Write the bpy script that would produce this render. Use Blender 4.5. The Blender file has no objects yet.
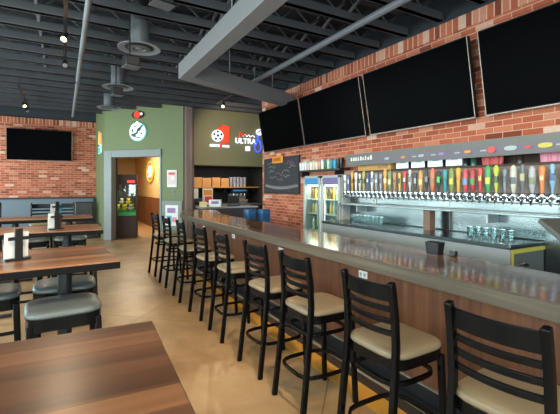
import bpy, bmesh, math, random
from mathutils import Vector, Matrix
random.seed(7)
S = bpy.context.scene
C = S.collection
PI = math.pi
R = math.radians

# ------------------------------------------------------------------ helpers
def lin(c):
    return tuple(((v/255)/12.92 if v/255 <= .04045 else ((v/255+.055)/1.055)**2.4) for v in c)

class MB:
    def __init__(s): s.bm = bmesh.new()
    def box(s, c, d, rz=0, M=None):
        m = Matrix.Translation(c) @ Matrix.Rotation(rz, 4, 'Z') @ (M or Matrix()) @ Matrix.Diagonal((d[0], d[1], d[2], 1))
        bmesh.ops.create_cube(s.bm, size=1, matrix=m); return s
    def bx(s, x0, x1, y0, y1, z0, z1):
        return s.box(((x0+x1)/2, (y0+y1)/2, (z0+z1)/2), (abs(x1-x0), abs(y1-y0), abs(z1-z0)))
    def cyl(s, p0, p1, r0, r1=None, n=16):
        r1 = r0 if r1 is None else r1
        p0, p1 = Vector(p0), Vector(p1); d = p1-p0
        m = Matrix.Translation((p0+p1)/2) @ d.to_track_quat('Z', 'Y').to_matrix().to_4x4()
        bmesh.ops.create_cone(s.bm, cap_ends=True, segments=n, radius1=r0, radius2=r1, depth=d.length, matrix=m); return s
    def ball(s, c, r, sc=(1, 1, 1), n=12):
        bmesh.ops.create_uvsphere(s.bm, u_segments=n, v_segments=max(6, n//2+2), radius=r, matrix=Matrix.Translation(c) @ Matrix.Diagonal((sc[0], sc[1], sc[2], 1))); return s
    def rings(s, rs, cap=True, closed=False):
        vs = [[s.bm.verts.new(p) for p in r] for r in rs]
        k = len(vs[0]); n = len(vs)
        for i in range(n if closed else n-1):
            a, b = vs[i], vs[(i+1) % n]
            for j in range(k):
                s.bm.faces.new((a[j], a[(j+1) % k], b[(j+1) % k], b[j]))
        if cap and not closed:
            s.bm.faces.new(vs[0][::-1]); s.bm.faces.new(vs[-1])
        return s
    def sweep(s, pts, a, b, ref, closed=False):
        pts = [Vector(p) for p in pts]; n = len(pts); ref = Vector(ref); rs = []
        for i, p in enumerate(pts):
            q0 = pts[(i-1) % n] if closed else pts[max(i-1, 0)]
            q1 = pts[(i+1) % n] if closed else pts[min(i+1, n-1)]
            t = (q1-q0).normalized(); n1 = (ref - t*ref.dot(t)).normalized(); n2 = t.cross(n1)
            rs.append([p+n1*(sx*a/2)+n2*(sy*b/2) for sx, sy in ((-1, -1), (1, -1), (1, 1), (-1, 1))])
        return s.rings(rs, closed=closed)
    def tube(s, pts, r, n=8, closed=False):
        pts = [Vector(p) for p in pts]; m = len(pts); rs = []; prev = None
        for i, p in enumerate(pts):
            q0 = pts[(i-1) % m] if closed else pts[max(i-1, 0)]
            q1 = pts[(i+1) % m] if closed else pts[min(i+1, m-1)]
            t = (q1-q0).normalized()
            ref = prev or (Vector((0, 0, 1)) if abs(t.z) < .9 else Vector((1, 0, 0)))
            n1 = (ref-t*ref.dot(t)).normalized(); prev = n1; n2 = t.cross(n1)
            rs.append([p+(n1*math.cos(2*PI*k/n)+n2*math.sin(2*PI*k/n))*r for k in range(n)])
        return s.rings(rs, closed=closed)
    def prism(s, poly, z0, z1):
        return s.rings([[(x, y, z0) for x, y in poly], [(x, y, z1) for x, y in poly]])
    def lathe(s, prof, c=(0, 0, 0), n=16, axis='Z'):
        rs = []
        for r, z in prof:
            ring = []
            for k in range(n):
                a = 2*PI*k/n; x, y = max(r, .0004)*math.cos(a), max(r, .0004)*math.sin(a)
                p = (x, y, z) if axis == 'Z' else ((z, x, y) if axis == 'X' else (y, z, x))
                ring.append((p[0]+c[0], p[1]+c[1], p[2]+c[2]))
            rs.append(ring)
        return s.rings(rs)
    def loft(s, w, d, prof, c=(0, 0, 0), e=5, n=32):
        rs = []
        for sc, z in prof:
            ring = []
            for k in range(n):
                a = 2*PI*k/n; ca, sa = math.cos(a), math.sin(a)
                q = (abs(ca)**e+abs(sa)**e)**(-1/e)
                ring.append((c[0]+d/2*sc*q*ca, c[1]+w/2*sc*q*sa, c[2]+z))
            rs.append(ring)
        return s.rings(rs)
    def xf(s, M):
        bmesh.ops.transform(s.bm, matrix=M, verts=s.bm.verts); return s
    def build(s, name, m, parent=None, bevel=0, smooth=40):
        bmesh.ops.recalc_face_normals(s.bm, faces=s.bm.faces)
        me = bpy.data.meshes.new(name); s.bm.to_mesh(me); s.bm.free()
        me.materials.append(m)
        if smooth:
            for p in me.polygons: p.use_smooth = True
            me.set_sharp_from_angle(angle=R(smooth))
        o = bpy.data.objects.new(name, me); C.objects.link(o)
        if parent: o.parent = parent
        if bevel:
            b = o.modifiers.new('bevel', 'BEVEL'); b.width = bevel; b.segments = 2; b.limit_method = 'ANGLE'; b.angle_limit = R(40)
        return o

def tag(o, label=None, cat=None, group=None, kind=None):
    if label: o['label'] = label
    if cat: o['category'] = cat
    if group: o['group'] = group
    if kind: o['kind'] = kind
    return o
def thing(name, label, cat, loc=(0, 0, 0), rz=0, group=None):
    o = bpy.data.objects.new(name, None); C.objects.link(o)
    o.location = loc; o.rotation_euler = (0, 0, rz)
    return tag(o, label, cat, group)
def struct(o): o['kind'] = 'structure'; return o
def dup(root, loc, rz, label, group=None):
    r = root.copy(); C.objects.link(r); r.location = loc; r.rotation_euler = (0, 0, rz); r['label'] = label
    if group: r['group'] = group
    def rec(src, dst):
        for ch in list(src.children):
            c = ch.copy(); C.objects.link(c); c.parent = dst; rec(ch, c)
    rec(root, r)
    return r
def text_mesh(name, txt, m, size, parent=None, depth=.01, M=None):
    cu = bpy.data.curves.new(name, 'FONT'); cu.body = txt; cu.size = size; cu.extrude = depth; cu.align_x = 'CENTER'; cu.align_y = 'CENTER'; cu.offset = size*.006
    t = bpy.data.objects.new(name+'_tmp', cu); C.objects.link(t)
    dg = bpy.context.evaluated_depsgraph_get(); me = bpy.data.meshes.new_from_object(t.evaluated_get(dg))
    bpy.data.objects.remove(t)
    if M: me.transform(M)
    me.materials.clear(); me.materials.append(m)
    o = bpy.data.objects.new(name, me); C.objects.link(o)
    if parent: o.parent = parent
    return o
ORD = ['zeroth','first','second','third','fourth','fifth','sixth','seventh','eighth','ninth','tenth','eleventh','twelfth','thirteenth','fourteenth','fifteenth','sixteenth','seventeenth','eighteenth','nineteenth','twentieth']
def ordinal(n):
    if n <= 20: return ORD[n]
    return ('thirtieth' if n == 30 else ('thirty-' if n > 30 else 'twenty-') + ORD[n % 10])

# ------------------------------------------------------------------ materials
def newmat(name):
    m = bpy.data.materials.new(name); m.use_nodes = True
    nt = m.node_tree; return m, nt, nt.nodes['Principled BSDF']
def N(nt, t, **kw):
    n = nt.nodes.new(t)
    for k, v in kw.items(): setattr(n, k, v)
    return n
def mat(name, col, rough=.5, metal=0, var=.08, scale=6, emit=0, ecol=None, spec=.5, coat=0, bump=0, stretch=None):
    m, nt, b = newmat(name); c = lin(col)
    b.inputs['Roughness'].default_value = rough; b.inputs['Metallic'].default_value = metal
    b.inputs['Specular IOR Level'].default_value = spec
    if coat: b.inputs['Coat Weight'].default_value = coat; b.inputs['Coat Roughness'].default_value = .12
    tc = N(nt, 'ShaderNodeTexCoord'); no = N(nt, 'ShaderNodeTexNoise'); no.inputs['Scale'].default_value = scale; no.inputs['Detail'].default_value = 4
    if stretch:
        mp = N(nt, 'ShaderNodeMapping'); mp.inputs['Scale'].default_value = stretch
        nt.links.new(tc.outputs['Object'], mp.inputs[0]); nt.links.new(mp.outputs[0], no.inputs['Vector'])
    else: nt.links.new(tc.outputs['Object'], no.inputs['Vector'])
    mx = N(nt, 'ShaderNodeMix', data_type='RGBA')
    mx.inputs[6].default_value = (*[v*(1-var) for v in c], 1); mx.inputs[7].default_value = (*[min(1, v*(1+var)) for v in c], 1)
    nt.links.new(no.outputs['Fac'], mx.inputs[0]); nt.links.new(mx.outputs[2], b.inputs['Base Color'])
    if bump:
        bp = N(nt, 'ShaderNodeBump'); bp.inputs['Strength'].default_value = bump; bp.inputs['Distance'].default_value = .02
        nt.links.new(no.outputs['Fac'], bp.inputs['Height']); nt.links.new(bp.outputs[0], b.inputs['Normal'])
    if emit:
        b.inputs['Emission Color'].default_value = (*lin(ecol or col), 1); b.inputs['Emission Strength'].default_value = emit
    return m
def ramp(nt, stops, interp='LINEAR'):
    r = N(nt, 'ShaderNodeValToRGB'); r.color_ramp.interpolation = interp
    el = r.color_ramp.elements
    while len(el) > 1: el.remove(el[-1])
    el[0].position = stops[0][0]; el[0].color = (*lin(stops[0][1]), 1)
    for p, c in stops[1:]:
        e = el.new(p); e.color = (*lin(c), 1)
    return r
def brick_mat(name, ax, soldier=False):
    m, nt, b = newmat(name); L = nt.links.new
    g = N(nt, 'ShaderNodeNewGeometry'); sp = N(nt, 'ShaderNodeSeparateXYZ'); L(g.outputs['Position'], sp.inputs[0])
    cb = N(nt, 'ShaderNodeCombineXYZ')
    if soldier: L(sp.outputs['Z'], cb.inputs[0]); L(sp.outputs[ax], cb.inputs[1])
    else: L(sp.outputs[ax], cb.inputs[0]); L(sp.outputs['Z'], cb.inputs[1])
    br = N(nt, 'ShaderNodeTexBrick'); L(cb.outputs[0], br.inputs['Vector'])
    br.inputs['Scale'].default_value = 1; br.inputs['Brick Width'].default_value = .215; br.inputs['Row Height'].default_value = .07
    if soldier: br.inputs['Brick Width'].default_value = .5; br.offset = 0; br.inputs['Row Height'].default_value = .092
    br.inputs['Mortar Size'].default_value = .009 if soldier else .0045; br.inputs['Mortar Smooth'].default_value = .15; br.inputs['Bias'].default_value = 0
    br.inputs['Color1'].default_value = (0, 0, 0, 1); br.inputs['Color2'].default_value = (1, 1, 1, 1); br.inputs['Mortar'].default_value = (.5, .5, .5, 1)
    rp = ramp(nt, [(0, (122, 60, 44)), (.18, (158, 80, 57)), (.5, (174, 92, 66)), (.8, (184, 106, 78)), (.93, (194, 132, 108)), (1, (208, 176, 158))])
    L(br.outputs['Color'], rp.inputs[0])
    no = N(nt, 'ShaderNodeTexNoise'); no.inputs['Scale'].default_value = 30; no.inputs['Detail'].default_value = 5; L(g.outputs['Position'], no.inputs['Vector'])
    m1 = N(nt, 'ShaderNodeMix', data_type='RGBA', blend_type='OVERLAY'); m1.inputs[0].default_value = .25
    L(rp.outputs[0], m1.inputs[6]); L(no.outputs['Fac'], m1.inputs[7])
    m2 = N(nt, 'ShaderNodeMix', data_type='RGBA'); m2.inputs[7].default_value = (*lin((204, 164, 140)), 1)
    L(br.outputs['Fac'], m2.inputs[0]); L(m1.outputs[2], m2.inputs[6]); L(m2.outputs[2], b.inputs['Base Color'])
    b.inputs['Roughness'].default_value = .85; b.inputs['Specular IOR Level'].default_value = .25
    inv = N(nt, 'ShaderNodeMath', operation='SUBTRACT'); inv.inputs[0].default_value = 1; L(br.outputs['Fac'], inv.inputs[1])
    bp = N(nt, 'ShaderNodeBump'); bp.inputs['Strength'].default_value = .5; bp.inputs['Distance'].default_value = .006
    L(inv.outputs[0], bp.inputs['Height']); L(bp.outputs[0], b.inputs['Normal'])
    return m
def wood_mat(name, stops, plank=.13, along='X', rough=.3, grain=18, coat=0, spec=.5, planks=True):
    m, nt, b = newmat(name); L = nt.links.new
    tc = N(nt, 'ShaderNodeTexCoord'); mp = N(nt, 'ShaderNodeMapping'); L(tc.outputs['Object'], mp.inputs[0])
    sc = {'X': (.6, grain, grain), 'Y': (grain, .6, grain), 'Z': (grain, grain, .6)}[along]; mp.inputs['Scale'].default_value = sc
    no = N(nt, 'ShaderNodeTexNoise'); no.inputs['Scale'].default_value = 1; no.inputs['Detail'].default_value = 6; no.inputs['Distortion'].default_value = .6
    L(mp.outputs[0], no.inputs['Vector'])
    fac = no.outputs['Fac']
    if planks:
        sp = N(nt, 'ShaderNodeSeparateXYZ'); L(tc.outputs['Object'], sp.inputs[0])
        cb = N(nt, 'ShaderNodeCombineXYZ')
        L(sp.outputs[along], cb.inputs[0]); L(sp.outputs[{'X': 'Y', 'Y': 'X', 'Z': 'Y'}[along]], cb.inputs[1])
        br = N(nt, 'ShaderNodeTexBrick'); br.inputs['Scale'].default_value = 1; br.inputs['Brick Width'].default_value = 3.3; br.inputs['Row Height'].default_value = plank
        br.inputs['Mortar Size'].default_value = .0008; br.inputs['Color1'].default_value = (0, 0, 0, 1); br.inputs['Color2'].default_value = (1, 1, 1, 1); br.inputs['Mortar'].default_value = (.1, .1, .1, 1)
        L(cb.outputs[0], br.inputs['Vector'])
        mx = N(nt, 'ShaderNodeMix', data_type='RGBA'); mx.inputs[0].default_value = .42
        L(no.outputs['Fac'], mx.inputs[6]); L(br.outputs['Color'], mx.inputs[7]); fac = mx.outputs[2]
    rp = ramp(nt, stops); L(fac, rp.inputs[0]); L(rp.outputs[0], b.inputs['Base Color'])
    b.inputs['Roughness'].default_value = rough; b.inputs['Specular IOR Level'].default_value = spec
    if coat: b.inputs['Coat Weight'].default_value = coat; b.inputs['Coat Roughness'].default_value = .08
    return m
def floor_mat():
    m, nt, b = newmat('stained_concrete'); L = nt.links.new
    g = N(nt, 'ShaderNodeNewGeometry')
    n1 = N(nt, 'ShaderNodeTexNoise'); n1.inputs['Scale'].default_value = 1.1; n1.inputs['Detail'].default_value = 8; n1.inputs['Roughness'].default_value = .62; n1.inputs['Distortion'].default_value = .5
    L(g.outputs['Position'], n1.inputs['Vector'])
    rp = ramp(nt, [(.25, (130, 98, 66)), (.45, (160, 125, 87)), (.6, (178, 143, 103)), (.8, (196, 168, 132))]); L(n1.outputs['Fac'], rp.inputs[0])
    mp = N(nt, 'ShaderNodeMapping'); mp.inputs['Rotation'].default_value = (0, 0, R(42)); mp.inputs['Location'].default_value = (.3, .55, 0); L(g.outputs['Position'], mp.inputs[0])
    br = N(nt, 'ShaderNodeTexBrick'); br.inputs['Scale'].default_value = 1; br.offset = 0; br.inputs['Brick Width'].default_value = 2.4; br.inputs['Row Height'].default_value = 2.4; br.inputs['Mortar Size'].default_value = .006
    br.inputs['Color1'].default_value = br.inputs['Color2'].default_value = (1, 1, 1, 1); br.inputs['Mortar'].default_value = (.55, .5, .45, 1); L(mp.outputs[0], br.inputs['Vector'])
    mx = N(nt, 'ShaderNodeMix', data_type='RGBA', blend_type='MULTIPLY'); mx.inputs[0].default_value = 1
    L(rp.outputs[0], mx.inputs[6]); L(br.outputs['Color'], mx.inputs[7]); L(mx.outputs[2], b.inputs['Base Color'])
    b.inputs['Roughness'].default_value = .38; b.inputs['Specular IOR Level'].default_value = .4
    return m
def glass_mat(name, tint=(235, 245, 245), refl=.08):
    m = bpy.data.materials.new(name); m.use_nodes = True; nt = m.node_tree; nt.nodes.remove(nt.nodes['Principled BSDF'])
    t = N(nt, 'ShaderNodeBsdfTransparent'); t.inputs[0].default_value = (*lin(tint), 1); gl = N(nt, 'ShaderNodeBsdfGlossy'); gl.inputs['Roughness'].default_value = .03
    mx = N(nt, 'ShaderNodeMixShader'); mx.inputs[0].default_value = refl
    nt.links.new(t.outputs[0], mx.inputs[1]); nt.links.new(gl.outputs[0], mx.inputs[2]); nt.links.new(mx.outputs[0], nt.nodes['Material Output'].inputs[0])
    return m

M = dict(
    brickY=brick_mat('brick_running', 'Y'), brickX=brick_mat('brick_far', 'X'),
    soldY=brick_mat('brick_soldier', 'Y', True), soldX=brick_mat('brick_soldier_far', 'X', True),
    floor=floor_mat(),
    green=mat('green_paint', (112, 121, 84), .7, var=.04), olive=mat('olive_paint', (122, 119, 90), .7, var=.05),
    pinklit=mat('neon_lit_pink', (140, 116, 108), .7), cream=mat('warm_cream_paint', (205, 178, 128), .7, var=.04),
    casing=mat('grey_blue_casing', (126, 130, 130), .5), wains=mat('grey_blue_panel', (108, 122, 134), .5, var=.05),
    darkwall=mat('charcoal_wall', (52, 48, 48), .7), plain=mat('grey_wall', (150, 148, 142), .8),
    deck=mat('dark_deck', (42, 46, 53), .7, var=.1, scale=2), joist=mat('dark_joist', (76, 76, 80), .6, var=.1, scale=3),
    beam=mat('grey_beam', (122, 120, 122), .55, var=.03), pipe=mat('grey_pipe', (118, 120, 126), .45),
    duct=mat('grey_duct', (84, 86, 90), .45), black=mat('black_metal', (26, 26, 28), .4),
    stoolblk=mat('black_lacquered_wood', (8, 8, 9), .26, var=.2, spec=.2), vinyl=mat('taupe_vinyl', (134, 113, 86), .42, var=.05, scale=14, bump=.05),
    skyvinyl=mat('sky_greyed_vinyl', (94, 100, 99), .34, var=.05, scale=14, bump=.05),  # same vinyl as the bar stools, sky reflection mixed into the colour
    table=wood_mat('walnut_planks', [(.2, (74, 47, 34)), (.42, (108, 69, 47)), (.6, (134, 87, 57)), (.8, (158, 108, 72))], plank=.11, along='X', rough=.3),
    tedge=mat('black_table_edge', (16, 13, 12), .5, spec=.12), bartop=wood_mat('dark_bar_wood', [(.25, (62, 42, 31)), (.5, (90, 62, 45)), (.75, (114, 81, 58))], along='Y', plank=.12, rough=.12, coat=0, spec=.55),
    baredge=wood_mat('weathered_bar_edge', [(.25, (70, 62, 52)), (.6, (96, 86, 74)), (.85, (116, 106, 92))], along='Y', rough=.35, planks=False),
    barfront=wood_mat('brown_bar_panel', [(.2, (72, 42, 28)), (.5, (104, 63, 40)), (.8, (132, 86, 58))], along='Z', planks=False, rough=.4, grain=26),
    ledge=mat('dark_ledge_tile', (36, 35, 38), .35, var=.15), palestrip=mat('pale_metal_strip', (170, 160, 140), .35, metal=.5),
    amber=mat('amber_floor_strip', (206, 146, 58), .4, var=.12, scale=4),
    steel=mat('brushed_steel', (122, 130, 130), .24, metal=1, var=.32, scale=3, stretch=(1, .5, 5)),
    steel2=mat('dull_steel', (160, 164, 164), .36, metal=.6, var=.08, scale=3), chrome=mat('chrome', (215, 218, 220), .12, metal=1, var=.02),
    screen=mat('black_screen', (4, 4, 5), .3, var=0, spec=.01), bezel=mat('dark_bezel', (30, 27, 27), .5, spec=.2),
    bezedge=mat('brushed_bezel_edge', (150, 130, 120), .35, metal=.6),
    white=mat('white_plastic', (232, 232, 228), .4, var=.02), cooler=mat('pale_cooler_frame', (156, 162, 162), .35), 
    glass=glass_mat('clear_glass'), drink=glass_mat('drinking_glass', (222, 234, 234), .18),
    chalk=mat('chalkboard_slate', (50, 50, 54), .75, var=.25, scale=5), chalkline=mat('chalk', (140, 140, 146), .9, var=.2, scale=30),
    pinkchalk=mat('pink_chalk', (140, 96, 120), .9, var=.2, scale=30),
    orange=mat('orange_paper', (222, 140, 52), .6), kraft=mat('cardboard', (196, 142, 84), .7, var=.1), bluebin=mat('blue_plastic', (28, 78, 122), .4),
    brownwood=wood_mat('brown_wainscot', [(.2, (84, 52, 30)), (.6, (120, 78, 48)), (.9, (140, 96, 60))], along='Z', plank=.15, rough=.5),
    darkwood=mat('dark_brown_wood', (62, 40, 29), .65, var=.15), post=mat('brown_reflection', (110, 84, 68), .5),
    grass=mat('green_vinyl', (40, 150, 60), .5), yellow=mat('yellow_plush', (232, 196, 40), .9, var=.15, scale=30), pinkplush=mat('cream_plush', (230, 214, 170), .9),
    gold=mat('golden_box', (196, 142, 66), .45), redbox=mat('rust_box', (150, 70, 44), .6),
    redcup=mat('red_plastic', (196, 58, 46), .4), pinkcup=mat('pink_plastic', (226, 132, 150), .4), yellowtrim=mat('yellow_tape', (190, 178, 70), .5),
    neonwhite=mat('white_neon', (236, 244, 255), .4, emit=1.1, var=0), neonblue=mat('blue_neon', (50, 80, 255), .4, emit=2, var=0), neonred=mat('red_neon', (240, 50, 30), .4, emit=.8, var=0),
    neonorange=mat('orange_neon', (225, 70, 26), .4, emit=.35, var=0), neonyellow=mat('yellow_neon', (250, 180, 70), .4, emit=.5, var=0), neonteal=mat('teal_neon', (120, 220, 215), .4, emit=.7, var=0),
    litwhite=mat('lit_menu_panel', (225, 236, 242), .4, emit=.55, var=0), litblue=mat('lit_blue_header', (36, 110, 160), .4, emit=.4, var=0), litpurple=mat('lit_purple_header', (96, 80, 130), .4, emit=.25, var=0),
    bulb=mat('lit_bulb', (255, 214, 150), .4, emit=9, var=0), strip=mat('lit_strip', (230, 245, 245), .4, emit=5, var=0),
    signgrey=mat('grey_sign_board', (104, 103, 100), .5, metal=.2), signstrip=mat('violet_grey_strip', (104, 98, 110), .5, var=.2, scale=9),
    paper=mat('paper_white', (226, 224, 220), .6), teal=mat('teal_blue', (60, 160, 180), .5), redprint=mat('red_print', (206, 72, 62), .6),
    purple=mat('purple_print', (150, 120, 170), .6), leaf=mat('green_print', (70, 140, 80), .6), grey=mat('mid_grey', (130, 132, 134), .5),
    bottlegreen=mat('green_bottle', (70, 130, 60), .2), bottlebrown=mat('brown_bottle', (120, 72, 30), .2), bottlegold=mat('golden_bottle', (210, 176, 70), .2), bottleclear=mat('pale_bottle', (205, 214, 190), .2),
)
colmats = {}
def cm(rgb, rough=.35):
    k = (rgb, rough)
    if k not in colmats: colmats[k] = mat('painted_%02x%02x%02x' % rgb, rgb, rough, var=.06, scale=20)
    return colmats[k]

# ------------------------------------------------------------------ setting
FX0, FX1, FY0, FY1 = -3.2, 6.2, -3.0, 20.0
DECK = 4.25; JB = 3.86
struct(MB().bx(FX0, FX1, FY0, FY1+.2, -.1, 0).build('floor', M['floor']))
struct(MB().bx(FX0-.1, FX1+.3, FY0-.1, 14.3, DECK, DECK+.12).build('ceiling', M['deck']))
# bar-side brick wall
WX = 4.4
struct(MB().bx(WX, WX+.25, FY0, 8.67, 0, 3.52).build('wall_right', M['brickY']))
struct(MB().bx(WX-.012, WX+.25, FY0, 8.67, 3.52, 3.60).build('trim_1', M['brickY']))
struct(MB().bx(WX-.02, WX+.25, FY0, 8.67, 3.60, 3.77).build('trim_2', M['soldY']))
struct(MB().bx(WX+.1, WX+.25, FY0, 8.67, 3.77, DECK).build('wall_right_upper', M['deck']))
# far brick wall
struct(MB().bx(FX0, .98, 14.05, 14.25, 0, 3.53).build('wall_back', M['brickX']))
struct(MB().bx(FX0, .98, 14.04, 14.25, 3.53, 3.71).build('trim_3', M['soldX']))
struct(MB().bx(FX0, .98, 14.1, 14.25, 3.71, DECK).build('wall_back_upper', M['deck']))
struct(MB().bx(FX0, .94, 14.0, 14.05, 0, 1.22).build('wainscot_back', M['wains']))
tw = MB().bx(FX0, .94, 13.96, 14.05, 1.22, 1.27); tw.bx(.86, .94, 13.95, 14.05, 0, 1.22)
struct(tw.build('trim_4', M['black']))
# diagonal green wall with the passage opening
A = Vector((1.10, 12.6)); D2 = Vector((.7071, -.7071)); NR = Vector((-.7071, -.7071))
def dw(t, d=0): p = A+D2*t+NR*d; return (p.x, p.y)
def dpoly(t0, t1, d0, d1): return [dw(t0, d0), dw(t1, d0), dw(t1, d1), dw(t0, d1)]
ZR = R(-45)
g = MB()
g.prism(dpoly(0, .1, -.18, 0), 0, DECK); g.prism(dpoly(.1, 1.9, -.18, 0), 2.5, DECK); g.prism(dpoly(1.9, 2.64, -.18, 0), 0, DECK)
g.prism(dpoly(2.05, 2.64, 0, .035), 0, DECK)
g.prism([(1.10, 12.6), (.96, 14.05), (1.15, 14.05), (1.25, 12.72)], 0, DECK)
struct(g.build('wall_diagonal', M['green']))
g = MB(); g.prism(dpoly(.0, .26, -.2, .045), 0, 2.68); g.prism(dpoly(.26, 1.93, -.2, .045), 2.47, 2.68); g.prism(dpoly(1.87, 1.93, -.2, .02), 0, 2.47)
struct(g.build('door_1', M['casing'], bevel=.008))
struct(MB().prism(dpoly(.262, .29, -.2, -.16), 0, 2.46).build('trim_5', M['darkwood']))
bz = dw(2.64)
struct(MB().prism([(bz[0], bz[1]+.02), (3.28, 11.2), (3.4, 11.2), (3.2, 10.72), (bz[0]+.06, bz[1]-.03)], 0, DECK).build('wall_column', M['pinklit']))  # pink neon light on the column side is put into its colour
# olive soffit wall above the kitchen hatch
struct(MB().bx(3.26, 6.2, 11.2, 11.4, 2.25, DECK).build('wall_soffit', M['olive']))
struct(MB().bx(3.26, 6.2, 11.4, 13.2, 2.27, 2.35).build('ceiling_kitchen', M['darkwall']))
struct(MB().bx(3.15, 6.2, 13.2, 13.3, 0, 2.3).build('wall_kitchen', M['darkwall']))
struct(MB().bx(6.1, 6.2, 8.67, 13.3, 0, DECK).build('wall_kitchen_right', M['darkwall']))
# corridor beyond the passage
struct(MB().bx(3.12, 3.24, 11.5, 20, 0, 3.0).build('wall_corridor_right', M['cream']))
struct(MB().bx(3.06, 3.12, 11.5, 20, 0, 1.17).build('wainscot_corridor', M['brownwood']))
struct(MB().bx(1.0, 3.24, 20, 20.15, 0, 3.0).build('wall_corridor_end', M['cream']))
struct(MB().bx(1.0, 1.15, 14.05, 20, 0, 3.0).build('wall_corridor_left', M['cream']))
struct(MB().prism([(1.2, 12.8), (3.06, 11.0), (3.24, 11.0), (3.24, 20), (1.0, 20), (1.0, 14.05)], 3.0, 3.1).build('ceiling_corridor', M['cream']))
# window walls (behind and left of the viewpoint)
wl = MB(); wl.bx(FX0-.15, FX0, FY0, 14.25, 0, .85); wl.bx(FX0-.15, FX0, FY0, 14.25, 3.25, DECK)
WINY = [(-2.4, .4), (1.0, 3.8), (4.4, 7.2), (7.8, 10.6), (11.2, 13.6)]
edges = [FY0]+[v for w in WINY for v in w]+[14.25]
for i in range(0, len(edges), 2): wl.bx(FX0-.15, FX0, edges[i], edges[i+1], .85, 3.25)
struct(wl.build('wall_left', M['plain']))
wf = MB(); wf.bx(FX0, WX+.25, FY0-.15, FY0, 0, .85); wf.bx(FX0, WX+.25, FY0-.15, FY0, 3.25, DECK)
WINX = [(-2.8, -.4), (.1, 2.5)]
edges = [FX0]+[v for w in WINX for v in w]+[WX+.25]
for i in range(0, len(edges), 2): wf.bx(edges[i], edges[i+1], FY0-.15, FY0, .85, 3.25)
struct(wf.build('wall_front', M['plain']))
k = 0
def winframe(a0, a1, fixed, axis):
    global k; k += 1
    f = MB(); p = MB()
    def bb(mb, u0, u1, z0, z1, d=.06):
        if axis == 'Y': mb.bx(fixed-d/2, fixed+d/2, u0, u1, z0, z1)
        else: mb.bx(u0, u1, fixed-d/2, fixed+d/2, z0, z1)
    for u0, u1, z0, z1 in ((a0, a1, .85, .92), (a0, a1, 3.18, 3.25), (a0, a0+.07, .92, 3.18), (a1-.07, a1, .92, 3.18), ((a0+a1)/2-.03, (a0+a1)/2+.03, .92, 3.18), (a0+.07, a1-.07, 2.45, 2.5)): bb(f, u0, u1, z0, z1)
    bb(p, a0+.05, a1-.05, .9, 3.2, .008)
    fo = struct(f.build('window_%d' % k, M['black'])); p.build('pane', M['glass'], fo)
for w in WINY: winframe(*w, FX0-.07, 'Y')
for w in WINX: winframe(*w, FY0-.07, 'X')

# ------------------------------------------------------------------ ceiling steel
jy = [4.07+.6*i for i in range(-6, 16)]
def joist(y):
    x1 = WX+.08 if y < 8.6 else 6.0
    b = MB(); b.bx(FX0, x1, y-.035, y+.035, JB, JB+.11); b.bx(FX0, x1, y-.055, y+.055, JB, JB+.018); b.bx(FX0, x1, y-.045, y+.045, DECK-.09, DECK)
    x = FX0+.1; up = True
    while x < x1-.3:
        z0, z1 = (JB+.1, DECK-.08) if up else (DECK-.08, JB+.1)
        b.tube([(x, y, z0), (x+.24, y, z1)], .014, n=5); x += .24; up = not up
    return b
for y in jy: struct(joist(y).build('ceiling_joist', M['joist']))
br = MB()
for xb in (-.35, 1.9, 3.3):
    for i in range(len(jy)-1):
        if jy[i] > 8.5: continue
        br.sweep([(xb, jy[i]+.04, JB+.1), (xb, jy[i+1]-.04, DECK-.1)], .03, .03, (1, 0, 0)); br.sweep([(xb+.05, jy[i]+.04, DECK-.1), (xb+.05, jy[i+1]-.04, JB+.1)], .03, .03, (1, 0, 0))
struct(br.build('ceiling_bridging', M['pipe']))
# the hanging box beam, long run then turning to the brick wall
b = MB(); BZ0, BZ1 = 3.35, 3.60
P = [(1.63, -1.5), (1.63, 6.22), (4.4, 7.35), (4.4, 7.1), (1.83, 6.02), (1.83, -1.5)]
b.prism(P, BZ0, BZ1)
for y in (.6, 2.4, 4.2): b.cyl((1.73, y, BZ1-.02), (1.73, y, DECK), .012, n=6)
for x, y in ((2.6, 6.42), (3.7, 6.85)): b.cyl((x, y, BZ1-.02), (x, y, DECK), .012, n=6)
struct(b.build('ceiling_beam', M['beam'], bevel=.006))

def pipe(name, p0, p1, r, label, m):
    o = MB().cyl(p0, p1, r, n=16)
    d = (Vector(p1)-Vector(p0))
    for f in (.06, .5, .94):
        c = Vector(p0)+d*f; o.cyl(c+Vector((0, 0, r*.8)), (c.x, c.y, DECK+.01), .006, n=6)
        o.cyl(c-d.normalized()*.015, c+d.normalized()*.015, r*1.12, n=16)
    return tag(o.build(name, m), label, 'pipe')
pipe('ceiling_pipe', (.25, -2, 3.66), (.25, 8.4, 3.66), .035, 'pale grey ceiling pipe running lengthwise above the left tables', M['pipe'])
pipe('ceiling_pipe', (.26, 8.75, 3.7), (.26, 13.0, 3.7), .035, 'shorter grey ceiling pipe near the far brick wall', M['pipe'])
pipe('ceiling_pipe', (3.25, -2, 3.66), (3.25, 7.3, 3.66), .045, 'thick grey ceiling pipe running above the bar beside the televisions', M['pipe'])

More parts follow.
